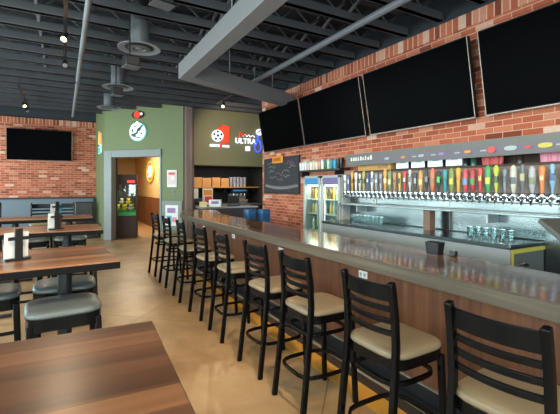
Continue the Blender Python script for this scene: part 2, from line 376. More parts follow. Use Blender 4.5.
def diffuser(x, y, label, z=3.55):
    t = thing('air_diffuser', label, 'air vent', (x, y, z), 0, 'round ceiling air diffusers')
    MB().lathe([(.12, .02), (.13, .05), (.13, DECK-z)]).build('neck', M['duct'], t)
    rr = MB().lathe([(.14, .03), (.2, .02), (.285, -.005), (.285, -.015), (.235, -.01), (.2, .005), (.16, .0), (.14, .01)], n=32)
    rr.build('flared_rim', M['pipe'], t)
    MB().lathe([(.19, .012), (.19, -.004), (.155, -.014), (.15, .0)], n=28).build('ring', M['black'], t)
    MB().lathe([(.0, .012), (.14, .014), (.145, -.012), (.09, -.02), (.085, -.008), (.05, -.008), (.045, -.022), (0, -.022)], n=28).build('core', M['duct'], t)
diffuser(.93, 5.64, 'nearest round grey air diffuser hanging from the dark ceiling')
diffuser(.94, 8.08, 'middle of three round grey ceiling air diffusers')
diffuser(1.0, 10.3, 'farthest round ceiling diffuser, right before the green wall')
def spk(x, y, z, w, label):
    t = thing('ceiling_speaker', label, 'speaker', (x, y, z), R(12), 'boxy ceiling speakers')
    h = w*.75
    MB().bx(-w/2, w/2, -.08, .08, 0, h).build('cabinet', M['black'], t, bevel=.008)
    MB().bx(-w/2-.006, w/2+.006, -.088, .088, -.012, .0).build('rim', M['duct'], t); MB().bx(-w/2+.02, w/2-.02, -.084, -.078, .02, h-.02).build('grille', M['darkwall'], t)
    MB().cyl((0, .05, h-.01), (0, .05, DECK-z), .01).build('rod', M['black'], t)
spk(.78, 5.34, 3.18, .18, 'small black box speaker hanging below the nearest air diffuser')
spk(.88, 7.75, 3.32, .18, 'small black box speaker hanging before the middle air diffuser')
spk(1.0, 4.55, 3.72, .24, 'black box speaker at the top edge, left of the grey beam')

def tracklight(name, label, x, y0, y1, z, heads):
    t = thing(name, label, 'track light', (x, y0, z), 0)
    b = MB().bx(-.022, .022, 0, y1-y0, 0, .04)
    for f in (.1, .9): b.cyl((0, (y1-y0)*f, .03), (0, (y1-y0)*f, DECK-z), .007, n=6)
    b.build('rail', M['black'], t)
    for (y, lit, az) in heads:
        yy = y-y0
        h = MB().cyl((0, yy, .0), (0, yy, -.09), .012, n=8); d = Vector((math.cos(az)*.6, math.sin(az)*.6, -.6)).normalized()
        c = Vector((0, yy, -.12)); h.cyl(c-d*.07, c+d*.08, .028, .042, n=14); ho = h.build('lamp_head', M['black'], t)
        MB().cyl(c+d*.076, c+d*.083, .034, n=14).build('bulb', M['bulb'] if lit else M['grey'], ho)
    return t
tracklight('track_light', 'black ceiling track with two spotlights above the left tables', .03, 3.2, 6.95, 3.66, [(5.65, True, R(-110)), (6.85, False, R(-90))])
tracklight('track_light', 'black ceiling track with spotlights near the far brick wall', -.80, 9.6, 12.2, 3.68, [(10.9, True, R(-70)), (11.6, False, R(-60))])
tracklight('track_light', 'short ceiling track spotlight before the olive wall with neon signs', 3.4, 8.2, 9.3, 3.72, [(8.8, True, R(-125))])

# ------------------------------------------------------------------ bar
topP = [(2.0, -1.6), (2.0, 7.2), (2.1, 7.75), (2.42, 8.62), (2.62, 8.72), (3.05, 8.45), (2.98, 8.05), (2.74, 7.2), (2.70, 6.4), (2.70, -1.6)]
bt = MB().prism(topP, 1.03, 1.072).build('bar_worktop', M['bartop'], bevel=.006)
tag(bt, 'long dark glossy wooden bar top running the length of the room', 'bar top')
edge = [(2.0, -1.6), (2.0, 7.2), (2.1, 7.75), (2.42, 8.62), (2.62, 8.72)]
e3 = [(x-.012, y, 1.034) for x, y in edge]
MB().sweep(e3, .084, .05, (0, 0, 1)).build('edge_rail', M['baredge'], bt, bevel=.004)
bb = thing('bar_counter', 'brown wood-panelled bar front beneath the bar top', 'bar', (2.25, 2, 0))
inP = [(2.25, -1.6), (2.25, 7.2), (2.34, 7.7), (2.6, 8.5), (2.86, 8.35), (2.62, 7.2), (2.62, -1.6)]
MB().prism([(x-2.25, y-2) for x, y in inP], .1, 1.03).build('front_panel', M['barfront'], bb)
MB().prism([(x-2.25, y-2) for x, y in [(2.13, -1.6), (2.13, 7.2), (2.25, 7.75), (2.52, 8.45), (2.86, 8.35), (2.62, 7.2), (2.62, -1.6)]], 0, .1).build('foot_ledge', M['ledge'], bb)
MB().bx(2.12-2.25, 2.14-2.25, -3.6, 5.2, .088, .106).build('ledge_edging', M['palestrip'], bb)
MB().bx(-.02, 0, -3.6, 5.2, .1, .2).build('kick_plate', M['ledge'], bb); MB().bx(-.026, 0, -3.6, 5.2, .2, .212).build('kick_trim', M['palestrip'], bb)
struct(MB().bx(1.95, 2.13, -1.6, 7.3, -.002, .003).build('trim_6', M['amber']))  # flat amber strip along the foot of the bar
for i, y in enumerate((2.52, 3.95, 5.40, 6.80)):
    t = thing('wall_outlet', 'white outlet plate on the bar front, %s from the near end' % ORD[i+1], 'outlet', (2.25, y, .86), 0, 'outlets along the bar front')
    MB().bx(-.008, 0, -.052, .052, -.03, .03).build('plate', M['white'], t, bevel=.003)
    for s in (-1, 1): MB().bx(-.011, -.007, s*.024-.013, s*.024+.013, -.015, .015).build('socket', M['cooler'], t)

# ------------------------------------------------------------------ stools
def seat_cushion(z, w=.42, d=.42):
    return MB().loft(w, d, [(.96, 0), (1.0, .01), (1.0, .024), (.97, .037), (.88, .046), (.6, .052), (.2, .053)], (0, 0, z))
def bar_stool(label, loc, rz, group):
    t = thing('bar_stool', label, 'bar stool', loc, rz, group); K = M['stoolblk']
    seat_cushion(.70).xf(Matrix.Translation((.0, 0, 0))).build('seat', M['vinyl'], t)
    a = MB().loft(.405, .405, [(1, .645), (1, .70)], e=6); a.build('apron', K, t)
    for s in (-1, 1):
        pts = [(-.27, s*.2, 0), (-.235, s*.196, .3), (-.2, s*.19, .62), (-.19, s*.188, .78), (-.197, s*.187, .93), (-.213, s*.186, 1.06), (-.225, s*.186, 1.12)]
        MB().sweep(pts, .032, .04, (0, 1, 0)).build('rear_post', K, t, bevel=.006)
        MB().sweep([(.205, s*.195, 0), (.18, s*.18, .66)], .034, .034, (0, 1, 0)).build('front_leg', K, t, bevel=.005)
    def arc(z, x, bow, h, th, name):
        pts = [(x-bow*(1-(2*u-1)**2), (2*u-1)*.18, z) for u in [i/8 for i in range(9)]]
        MB().sweep(pts, h, th, (0, 0, 1)).build(name, K, t, bevel=.004)
    arc(1.055, -.205, .035, .085, .02, 'top_rail')
    for z, x in ((.97, -.195), (.905, -.188), (.84, -.184)): arc(z, x, .035, .03, .018, 'slat')
    def hoop(z, w, d, x0=0):
        pts = []
        for i in range(28):
            an = 2*PI*i/28; ca, sa = math.cos(an), math.sin(an); q = (abs(ca)**4+abs(sa)**4)**-.25
            pts.append((x0+d/2*q*ca, w/2*q*sa, z))
        return MB().sweep(pts, .026, .018, (0, 0, 1), closed=True)
    hoop(.27, .385, .44, -.02).build('foot_ring', K, t, bevel=.003)
    hoop(.56, .35, .36, -.01).build('brace_ring', K, t, bevel=.003)
    return t
YS = [.925, 1.637, 2.414, 3.09, 3.935, 4.69, 5.5, 6.39, 7.27]
words = ['nearest', 'second nearest', 'third nearest', 'fourth nearest', 'middle', 'fourth farthest', 'third farthest', 'second farthest', 'farthest']
rots = [5, 1, 0, 2, -1, 3, -2, 1, 4]
st0 = None
for i, y in enumerate(YS):
    lab = 'black ladder-back bar stool with taupe seat at the bar, %s in the row' % words[i]
    if st0 is None: st0 = bar_stool(lab, (1.70, y, 0), R(rots[i]), 'ladder-back stools along the bar')
    else: dup(st0, (1.70+(.0 if y < 5.4 else -.015), y, 0), R(rots[i]), lab)
# tall chairs by the far left table (facing the viewpoint)
sl = [(-.40, 'left of the pair'), (.03, 'right of the pair')]
for x, w in sl:
    o = dup(st0, (x, 9.6, 0), R(-90), 'tall black ladder-back chair behind the farthest table, %s' % w, 'ladder-back chairs at the farthest table'); o.scale = (1, 1, 1.12)
o = dup(st0, (-1.2, 8.6, 0), R(-90), 'black ladder-back chair cut by the left picture edge', 'ladder-back chairs at the farthest table'); o.scale = (1, 1, 1.17)

def backless(label, loc, rz, group):
    t = thing('backless_stool', label, 'stool', loc, rz, group); K = M['stoolblk']
    seat_cushion(.735, .48, .45).build('seat', M['skyvinyl'], t)
    MB().loft(.46, .43, [(1, .65), (1, .735)], e=8).build('apron', K, t)
    for sx in (-1, 1):
        for sy in (-1, 1): MB().sweep([(sx*.215, sy*.225, 0), (sx*.195, sy*.205, .70)], .038, .038, (0, 1, 0)).build('leg', K, t, bevel=.005)
    b = MB()
    for s in (-1, 1): b.bx(-.2, .2, s*.215-.012, s*.215+.012, .25, .275); b.bx(s*.205-.012, s*.205+.012, -.21, .21, .33, .355)
    b.build('stretcher', K, t)
    return t
G = 'backless stools at the left tables'
b0 = backless('backless stool with sky-greyed seat in front of the second table', (.005, 3.2, 0), R(93), G)
for x, y, r, lab in ((.02, 3.89, -2, 'backless stool with sky-greyed seat behind the second table pedestal'), (-.54, 3.84, 4, 'backless stool with sky-greyed seat at the left picture edge'),
                     (-.42, 7.35, 2, 'backless stool before the farthest table, left one'), (.12, 7.3, -3, 'backless stool before the farthest table, right one'),
                     (-.44, 5.28, 0, 'backless stool under the third table, left one'), (.12, 5.3, 3, 'backless stool under the third table, right one')):
    dup(b0, (x, y, 0), R(r+90), lab)

# ------------------------------------------------------------------ high tables
def table(label, x1, y0, y1, rz, ped, xl=-1.3):
    cx, cy = (xl+x1)/2, (y0+y1)/2
    t = thing('high_table', label, 'table', (cx, cy, 0), rz, 'walnut high tables')
    w, d = (x1-xl), (y1-y0)
    MB().bx(-w/2+.002, w/2-.002, -d/2+.002, d/2-.002, 1.03, 1.072).build('tabletop', M['table'], t, bevel=.004)
    MB().bx(-w/2, w/2, -d/2, d/2, 1.012, 1.062).build('edge_band', M['tedge'], t, bevel=.004)
    for px, py in ped:
        px -= cx; py -= cy
        MB().cyl((px, py, .02), (px, py, 1.0), .052, n=20).build('pedestal', M['ledge'], t)
        MB().box((px, py, .022), (.5, .07, .03)).box((px, py, .022), (.07, .5, .03)).build('foot', M['black'], t, bevel=.006)
        MB().bx(px-.2, px+.2, py-.03, py+.03, .995, 1.014).build('bracket', M['black'], t)
    return t
table('near walnut high table filling the lower left corner', .297, .76, 1.65, R(-3), [(-.2, 1.2)], -.75)
table('second nearest walnut high table with black and white caddy', .345, 3.0, 3.92, R(3.5), [(.02, 3.54), (-.85, 3.54)])
table('third walnut high table with two-tone caddy near its middle', .45, 5.35, 6.18, R(0), [(.05, 5.78), (-.8, 5.78)])
table('farthest walnut high table before the dark chairs', .46, 7.45, 8.25, R(0), [(.1, 7.85), (-.7, 7.85)])

def caddy(label, loc, rz, cols, s=1.0):
    t = thing('menu_caddy', label, 'caddy', loc, rz, 'menu caddies on the tables')
    MB().bx(-.085*s, .085*s, -.04, .04, 0, .014).build('base', M['black'], t)
    MB().bx(-.026*s, .026*s, -.05, -.036, .0, .235*s).build('upright', M['black'], t, bevel=.003); MB().bx(-.07*s, .07*s, -.052, -.046, .15*s, .175*s).build('crossbar', M['black'], t)
    for i, (x, m) in enumerate(cols): MB().box((x*s, -.01+.02*i, .11*s), (.075*s, .006, .19*s), M=Matrix.Rotation(R(5), 4, 'X')).build('menu_card', m, t)
caddy('black menu caddy with white cards on the second table', (-.30, 3.45, 1.072), R(25), [(-.045, M['paper']), (.045, M['paper']), (.0, M['kraft'])])
caddy('dark menu caddy with green cards on the third table', (-.08, 5.62, 1.072), R(20), [(.03, M['darkwood']), (-.045, M['paper']), (-.03, M['leaf'])], 1.0)
caddy('white and blue card caddy on the farthest table', (-.1, 7.6, 1.072), R(25), [(-.04, M['paper']), (.04, M['teal']), (0, M['paper'])], 1.2)

# booth by far wall
t = thing('booth_bench', 'dark blue-grey booth bench against the far panelling', 'bench', (.55, 13.45, 0))
MB().bx(-.22, .3, .1, .25, .0, 1.12).build('backrest', M['ledge'], t, bevel=.03); MB().bx(-.22, .3, -.32, .1, .38, .5).build('seat', M['ledge'], t, bevel=.03); MB().bx(-.22, .3, -.3, .25, 0, .38).build('base', M['black'], t)

# ------------------------------------------------------------------ televisions
def tv(label, Y, X, zc, w, h, tilt, face, brk=.135):
    t = thing('wall_mounted_television', label, 'television', (0, 0, 0), 0, 'wall televisions')
    def put(mb, name, m, bevel=0, parent=t): return mb.build(name, m, parent, bevel)
    put(MB().bx(-w/2, w/2, -.03, .03, -h/2, h/2), 'case', M['bezel'], .005)
    put(MB().bx(-w/2+.014, w/2-.014, -.0335, -.029, -h/2+.02, h/2-.014), 'screen', M['screen'])
    put(MB().bx(-w/2, w/2, -.034, -.03, -h/2, -h/2+.010).bx(-w/2, -w/2+.008, -.034, -.03, -h/2, h/2).bx(w/2-.008, w/2, -.034, -.03, -h/2, h/2), 'bezel_edge', M['bezedge'])
    put(MB().bx(-.25, .25, .03, brk, -.2, .12), 'wall_bracket', M['black'])
    t.matrix_world = Matrix.Translation((X, Y, zc)) @ Matrix.Rotation(face, 4, 'Z') @ Matrix.Rotation(tilt, 4, 'X')
    return t
names = ['tilted black television at far left of the row over the bar', 'tilted black television over the chalkboard shelf, second of the row', 'large tilted black television over the tap sign, third of the row', 'tilted black television cut by the right picture edge']
for n, yc in zip(names, (7.46, 5.64, 3.74, 1.81)): tv(n, yc, 4.235, 2.915, 1.80, .965, R(10), R(-90))
t = tv('black television on the far brick wall above the panelling', 13.92, -.60, 2.875, 1.72, .95, R(3), 0, .115)

# ------------------------------------------------------------------ neon and wall signs
def on_diag(t, z, d=.0): p = dw(t, d); return (p[0], p[1], z)
# local frame on the diagonal wall: x along wall (left to right), -y towards the room
t = thing('round_wall_sign', 'round white lit sign with dark shapes on the green wall', 'sign', on_diag(1.16, 3.2), ZR)
MB().lathe([(.27, -.05), (.27, 0)], axis='Y', n=40).build('rim', M['neonteal'], t)
MB().lathe([(.25, -.06), (.25, -.05)], axis='Y', n=40).build('face', M['neonwhite'], t)
for (ex, ez, ew, eh, ea) in ((.11, .11, .15, .05, -45), (.07, .06, .08, .06, 10), (-.12, -.11, .13, .06, 30), (-.05, -.06, .1, .05, -20), (.04, -.18, .1, .03, 8), (-.08, .15, .09, .025, 25), (.02, .02, .05, .09, 20), (-.15, .03, .04, .07, 0), (.14, -.06, .06, .04, 60)):
    MB().box((ex, -.062, ez), (ew*1.35, .006, eh*1.4), M=Matrix.Rotation(R(ea), 4, 'Y')).build('emblem_mark', cm((66, 92, 96)), t)
MB().lathe([(.03, -.064), (.03, -.05)], (.0, 0, .27), axis='Y').build('knob', M['neonwhite'], t)
t = thing('red_wall_sign', 'small red and black lit sign above the round sign', 'sign', on_diag(1.16, 3.69), ZR)
MB().loft(.22, .40, [(1, 0), (1, .04)], e=2).xf(Matrix.Rotation(R(90), 4, 'X')).build('backing', M['black'], t)
MB().lathe([(.1, -.06), (.1, -.04)], (-.01, 0, 0), axis='Y', n=24).build('red_disc', M['neonred'], t)
MB().lathe([(.035, -.055), (.035, -.04)], (.13, 0, .02), axis='Y', n=16).build('white_dot', M['neonwhite'], t)
# small neon on the left return
t = thing('neon_bottle_sign', 'small yellow and blue neon sign at the green wall corner', 'neon sign', (1.05, 13.1, 2.93), R(-86))
MB().lathe([(.02, -.3), (.12, -.28), (.12, .02), (.05, .2), (.05, .33), (.0, .34)], (0, -.03, 0), n=16).xf(Matrix.Diagonal((1, .35, 1, 1))).build('backing', M['paper'], t)
MB().tube([(-.12, -.06, -.02), (-.1, -.06, .15), (0, -.06, .36), (.1, -.06, .15), (.12, -.06, -.02)], .022).build('yellow_tube', M['neonyellow'], t)
MB().tube([(-.14, -.06, -.3), (.14, -.06, -.3), (.14, -.06, -.1), (-.14, -.06, -.1)], .02, closed=True).build('blue_tube', M['neonteal'], t)
# olive wall neon signs (facing -Y)
OY = 11.2
t = thing('neon_ball_sign', 'neon sign with white ball and orange-red shape on olive wall', 'neon sign', (4.12, OY, 3.16))
MB().box((.08, -.02, 0), (.52, .03, .62)).build('backing', M['darkwall'], t) if False else None
rd = MB().rings([[(x, y, z) for x, z in ((-.02, .17), (.17, .33), (.36, .30), (.36, -.16), (.17, -.27), (.1, -.15), (.14, .0), (.08, .12))] for y in (-.05, 0)])
rd.build('red_panel', M['neonorange'], t)
MB().tube([(-.02, -.06, .17), (.17, -.06, .33), (.36, -.06, .30), (.36, -.06, -.16), (.17, -.06, -.27)], .014).tube([(.17, -.06, .33), (.2, -.06, .2), (.2, -.06, -.27)], .012).build('red_tube', M['neonred'], t)
MB().lathe([(.175, -.075), (.175, -.0)], axis='Y', n=28).build('white_ball', M['neonwhite'], t)
pt = MB()
for an, r, s in ((0, 0, .05), (20, .12, .045), (92, .12, .045), (164, .12, .045), (236, .12, .045), (308, .12, .045)):
    pt.lathe([(s, -.08), (s, -.07)], (r*math.cos(R(an)), 0, r*math.sin(R(an))), axis='Y', n=5)
pt.build('ball_patch', cm((20, 36, 60)), t)
MB().bx(-.24, .06, -.05, -.02, -.34, -.27).bx(.16, .38, -.05, -.02, -.34, -.28).build('white_lettering', M['neonwhite'], t); MB().bx(.07, .15, -.05, -.02, -.34, -.28).build('red_lettering', M['neonred'], t)
t = thing('neon_word_sign', 'neon ULTRA sign with blue swirl beside the corner television', 'neon sign', (5.16, OY, 3.04))
text_mesh('word', 'ULTRA', M['neonwhite'], .235, t, .015, Matrix.Translation((-.1, -.04, 0)) @ Matrix.Rotation(R(90), 4, 'X'))
MB().tube([(-.33, -.05, .12), (-.29, -.05, .26), (-.2, -.05, .18), (-.1, -.05, .2)], .022).build('red_ribbon', M['neonred'], t)
MB().tube([(-.2, -.05, .16), (-.12, -.05, .22), (-.06, -.05, .15), (.0, -.05, .21), (.06, -.05, .15), (.14, -.05, .2), (.22, -.05, .15)], .014).build('script_tube', M['neonwhite'], t)
MB().bx(-.1, .05, -.05, -.03, -.3, -.16).build('white_block', M['neonwhite'], t)
sw = [(.33+.12*math.cos(a), -.05, -.12+.2*math.sin(a)) for a in [R(20+i*16) for i in range(22)]]+[(.38, -.05, .0), (.34, -.05, .16), (.42, -.05, .28)]
MB().tube(sw, .018).build('blue_swirl', M['neonblue'], t)
MB().tube([(.26, -.05, -.12), (.3, -.05, -.02), (.34, -.05, .08), (.3, -.05, .2)], .014).build('blue_tube', M['neonblue'], t)
MB().ball((.38, -.06, .32), .13, (1, .4, .8)).build('ball', M['neonwhite'], t); MB().tube([(.27, -.1, .28), (.37, -.12, .36), (.48, -.1, .37)], .02).build('ball_band', M['neonblue'], t)
# oval neon in the corridor
t = thing('oval_neon_sign', 'yellow oval neon sign on the corridor wall', 'neon sign', (3.11, 16.1, 2.2), R(-90))
ov = [(.63*math.cos(R(i*12)), -.04, .4*math.sin(R(i*12))) for i in range(30)]
MB().loft(.78, 1.24, [(1, 0), (1, .03)], e=2).xf(Matrix.Rotation(R(90), 4, 'X')).build('backing', cm((186, 146, 84)), t)
MB().tube(ov, .028, closed=True).build('oval_tube', M['neonyellow'], t)
mk = MB()
for z, w in ((.17, .5), (.02, .8), (-.15, .5)):
    n = int(w/.09); mk.tube([(-w/2+w*i/n, -.05, z+(.055 if i % 2 else -.055)) for i in range(n+1)], .018)
mk.build('script_tube', M['neonwhite'], t)
# posters
t = thing('wall_poster', 'small red and white poster on the green wall', 'poster', on_diag(2.29, 1.83, .035), ZR)
MB().bx(-.15, .15, -.02, 0, -.24, .24).build('frame', M['paper'], t); MB().bx(-.12, .12, -.025, -.019, -.17, .2).build('print', cm((206, 176, 172)), t)
MB().bx(-.1, .1, -.028, -.024, .11, .17).build('red_block', M['redprint'], t); MB().bx(-.03, .08, -.028, -.024, -.03, .06).build('pale_block', M['paper'], t)
t = thing('framed_poster', 'grey-framed purple and white poster low behind the far stools', 'poster', on_diag(2.30, .80, .035), ZR)
MB().bx(-.32, .32, -.04, 0, -.42, .40).build('frame', M['casing'], t, bevel=.006); MB().bx(-.2, .2, -.046, -.038, -.3, .28).build('print', M['paper'], t)
MB().bx(-.14, .12, -.05, -.045, .06, .2).build('purple_block', M['purple'], t); MB().bx(-.16, .0, -.05, -.045, -.26, -.02).build('teal_block', M['teal'], t); MB().bx(.02, .16, -.05, -.045, -.2, -.06).build('pink_block', M['pinkcup'], t)
t = thing('door_light_switch', 'small grey wall switch beneath the red and white poster', 'switch', on_diag(2.33, 1.45, .035), ZR)
MB().bx(-.035, .035, -.01, 0, -.055, .055).build('plate', M['grey'], t); MB().bx(-.012, .012, -.018, -.009, -.025, .025).build('toggle', M['black'], t)

# ------------------------------------------------------------------ claw machine in the corridor
ct = thing('claw_machine', 'brown claw machine with yellow plush toys in the passage', 'arcade machine', (1.73, 13.05, 0), R(-12))
w = .36
MB().bx(-w, w, -.3, .35, 0, .78).build('cabinet', M['darkwood'], ct, bevel=.01)
MB().bx(-w, w, -.3, .35, 1.66, 1.98).build('canopy', M['darkwood'], ct, bevel=.01)
for sx_ in (-1, 1):
    for sy in (-.3, .35): MB().box((sx_*(w-.02), sy+(.02 if sy < 0 else -.02), 1.22), (.04, .04, .9)).build('corner_post', M['darkwood'], ct)
MB().bx(-w+.02, w-.02, .33, .345, .78, 1.66).build('back_panel', M['darkwood'], ct)
MB().bx(-w+.02, w-.02, -.296, -.29, .78, 1.66).build('glass_pane', M['glass'], ct)
MB().bx(.08, w-.06, -.31, -.3, 1.72, 1.80).build('red_header', M['neonred'], ct)
MB().bx(-w+.03, w-.03, -.28, .33, .78, .86).build('play_field', M['grass'], ct); MB().bx(-w+.02, w-.02, -.36, -.3, .70, .80).build('control_shelf', M['grass'], ct)
MB().cyl((0, 0, 1.66), (0, 0, 1.5), .01).tube([(0, 0, 1.5), (.06, 0, 1.44), (.04, 0, 1.38)], .008).tube([(0, 0, 1.5), (-.06, 0, 1.44), (-.04, 0, 1.38)], .008).build('claw', M['chrome'], ct)
def plush():
    return MB().ball((0, 0, .06), .07, (1, .9, .95)).ball((0, -.01, .16), .062).ball((-.045, 0, .21), .022).ball((.045, 0, .21), .022).ball((-.075, -.02, .08), .028).ball((.075, -.02, .08), .028).xf(Matrix.Scale(.82, 4))
pm = plush().build('plush_toy', M['yellow']); rot = Matrix.Rotation(R(-12), 4, 'Z')
sp = [(-.2, -.16, .86, 'front left'), (-.03, -.18, .86, 'front middle'), (.17, -.16, .86, 'front right'), (-.2, .1, .86, 'rear left'), (.0, .12, .86, 'rear middle'), (.2, .1, .86, 'rear right'), (-.1, -.02, 1.05, 'top left'), (.1, -.03, 1.05, 'top right')]
for i, (x, y, z, wd) in enumerate(sp):
    o = pm if i == 0 else pm.copy()
    if i: C.objects.link(o)
    if i in (2, 6):
        o.data = o.data.copy(); o.data.materials[0] = M['pinkplush']
    v = rot @ Vector((x, y, z)); o.location = (1.73+v.x, 13.05+v.y, z); o.rotation_euler = (0, 0, R(-12+random.uniform(-30, 30)))
    tag(o, '%s plush toy in the claw machine, %s of the pile' % ('cream' if i in (2, 6) else 'yellow', wd), 'plush toy', 'plush toys in the claw machine')

# ------------------------------------------------------------------ kitchen behind the hatch
t = thing('wall_shelf', 'long pale kitchen shelf under the cardboard boxes', 'shelf', (4.6, 12.5, 1.56))
MB().bx(-1.25, 1.45, -.3, .7, 0, .035).build('board', M['kraft'], t)
for x in (-1.0, .2, 1.3): MB().bx(x-.015, x+.015, -.2, .7, -.16, 0).build('bracket', M['black'], t)
boxes = [(3.50, .30), (3.83, .30), (4.16, .30), (4.49, .28), (4.80, .28)]
for i, (x, bw) in enumerate(boxes):
    t = thing('cardboard_box', 'brown cardboard box on the kitchen shelf, %s from the left' % ORD[i+1], 'box', (x, 12.45, 1.595), R(random.uniform(-2, 2)), 'cardboard boxes on the kitchen shelf')
    hh = .29+.02*(i % 2)
    MB().bx(-bw/2, bw/2, -.19, .19, 0, hh).build('carton', M['kraft'], t, bevel=.004); MB().bx(-.03, .03, -.195, .195, hh-.002, hh+.002).build('tape', cm((176, 120, 70)), t)
for i in range(5):
    for j in range(2):
        o = MB().lathe([(.045, 0), (.06, .15), (.064, .155), (.064, .165), (.058, .165), (.04, .01)], (0, 0, 0), n=12).build('paper_cup', cm((176, 176, 190)))
        o.location = (5.05+.128*i, 12.36, 1.595+.166*j)
        tag(o, 'pale paper cup on the kitchen shelf, %s layer, %s from the left' % (('lower', 'upper')[j], ORD[i+1]), 'cup', 'paper cups on the kitchen shelf')
t = thing('red_fire_box', 'small red box at the left end of the kitchen shelf', 'box', (3.33, 12.3, 1.595)); MB().bx(-.05, .05, -.08, .08, 0, .3).build('case', M['redcup'], t); MB().bx(-.04, .04, -.085, -.079, .1, .2).build('panel', M['paper'], t)
kc = thing('kitchen_counter', 'dark kitchen counter under the wall shelf', 'counter', (4.6, 12.3, 0))
MB().bx(-1.3, 1.45, -.3, .88, 0, .98).build('body', M['darkwall'], kc); MB().bx(-1.3, 1.45, -.34, .88, .98, 1.02).build('worktop', M['steel2'], kc)
t = thing('white_menu_board', 'white notice board on the left of the kitchen wall', 'board', (3.62, 12.15, 1.02), R(-5)); MB().bx(-.2, .2, -.02, .02, .04, .52).build('panel', M['paper'], t); MB().bx(-.21, .21, -.04, .06, 0, .04).build('foot', M['black'], t)
t = thing('kitchen_poster', 'orange and white poster standing on the kitchen counter', 'poster', (4.13, 12.1, 1.02), R(-3)); MB().bx(-.17, .17, 0, .02, 0, .52).build('board', M['paper'], t); MB().bx(-.14, .14, -.004, .0, .3, .48).build('orange_block', M['orange'], t); MB().bx(-.1, .14, -.004, .0, .06, .26).build('red_block', M['redprint'], t)
t = thing('drink_dispenser', 'grey drink dispenser with blue lit top in the kitchen', 'drink dispenser', (5.28, 12.2, 1.02))
MB().bx(-.3, .3, -.05, .3, 0, .12).bx(-.3, .3, .1, .3, .1, .5).build('body', M['steel2'], t, bevel=.01); MB().bx(-.3, .3, -.08, .3, .34, .5).build('head', M['black'], t); MB().bx(-.24, .24, -.085, -.079, .42, .47).build('blue_light', M['litblue'], t)
for x in (-.2, -.07, .07, .2): MB().cyl((x, -.02, .34), (x, -.02, .27), .02, n=10).build('nozzle', M['chrome'], t)
MB().bx(-.3, .3, -.1, .1, .1, .135).build('drip_tray', M['kraft'], t)
t = thing('coffee_machine', 'black and steel machine on the left kitchen counter', 'machine', (3.66, 11.85, 1.02) if False else (3.75, 12.02, 1.02))
MB().bx(-.12, .12, -.1, .1, 0, .2).build('body', M['black'], t, bevel=.01); MB().bx(-.1, .1, -.105, -.099, .1, .18).build('panel', M['steel'], t)
# service counter across the hatch and its clutter
sc_ = thing('service_counter', 'steel service counter behind the far end of the bar', 'counter', (4.0, 10.35, 0)); MB().bx(-.7, .95, -.25, .3, 0, 1.0).build('body', M['darkwall'], sc_); MB().bx(-.72, .97, -.27, .32, 1.0, 1.04).build('worktop', M['steel2'], sc_)
t = thing('white_label_printer', 'white printer on the service counter beyond the bar end', 'printer', (3.72, 10.25, 1.04), R(-25)); MB().bx(-.17, .17, -.13, .13, 0, .2).build('case', M['white'], t, bevel=.02); MB().bx(-.1, .1, -.132, -.128, .08, .16).build('slot', M['purple'], t)
t = thing('cream_paper_stack', 'cream bundle on the service counter left of the printer', 'paper stack', (3.38, 10.3, 1.04), R(-20)); MB().bx(-.1, .1, -.1, .1, 0, .05).box((0, 0, .1), (.18, .19, .09), R(8)).build('sheets', cm((226, 200, 140)), t)
t = thing('black_register', 'black register on the service counter beside the printer', 'register', (4.3, 10.3, 1.04), R(-20)); MB().bx(-.18, .18, -.15, .15, 0, .1).build('drawer_case', M['black'], t, bevel=.01); MB().box((0, .03, .2), (.3, .03, .2), M=Matrix.Rotation(R(-15), 4, 'X')).build('display', M['bezel'], t)
for i, (x, y) in enumerate(((3.38, 7.24), (3.62, 7.08))):
    t = thing('blue_bin', 'tall blue plastic bin behind the bar, %s one' % ('left', 'right')[i], 'bin', (x, y, 0), 0, 'blue bins behind the bar')
    MB().loft(.215, .215, [(.85, 0), (1, 1.06)], e=6).build('body', M['bluebin'], t)
    MB().loft(.225, .225, [(1, 1.06), (1, 1.11), (.9, 1.14)], e=6).build('lid', M['bluebin'], t)
    rb = MB()
    for xx in (-.06, 0, .06): rb.bx(xx-.008, xx+.008, -.112, -.09, .3, 1.05)
    rb.build('rib', cm((20, 70, 124)), t)

# ------------------------------------------------------------------ chalkboard, shelf, cooler on the brick wall
t = thing('chalkboard', 'black chalkboard menu on the brick wall with chalk drawings', 'chalkboard', (WX, 7.71, 1.86), R(-90))
MB().bx(-.82, .82, -.03, 0, -.42, .42).build('frame', M['black'], t); MB().bx(-.79, .79, -.034, -.028, -.39, .39).build('slate', M['chalk'], t)
ch = MB(); random.seed(3)
for (x0, z0, w, n) in ((-.55, .22, .32, 7), (-.55, .1, .3, 6), (.1, .1, .3, 6), (.15, -.02, .3, 7), (-.5, -.05, .3, 6), (.38, .2, .3, 7), (-.6, .3, .2, 4)):
    ch.tube([(x0+w*i/n, -.036, z0+random.uniform(-.04, .04)) for i in range(n+1)], .006, n=4)
for i in range(22): 
    x = -.72+i*.068; ch.tube([(x, -.036, -.26-.06*math.sin(PI*i/21)), (x+.03, -.036, -.2-.05*math.sin(PI*i/21)), (x+.06, -.036, -.26-.06*math.sin(PI*i/21))], .011, n=4)
ch.build('chalk_drawing', M['chalkline'], t)
ch = MB()
for (x0, z0, w, n) in ((-.2, .02, .35, 7), (-.15, -.1, .3, 6), (.3, .28, .3, 6)): ch.tube([(x0+w*i/n, -.036, z0+random.uniform(-.05, .05)) for i in range(n+1)], .008, n=4)
ch.build('pink_chalk_drawing', M['pinkchalk'], t)
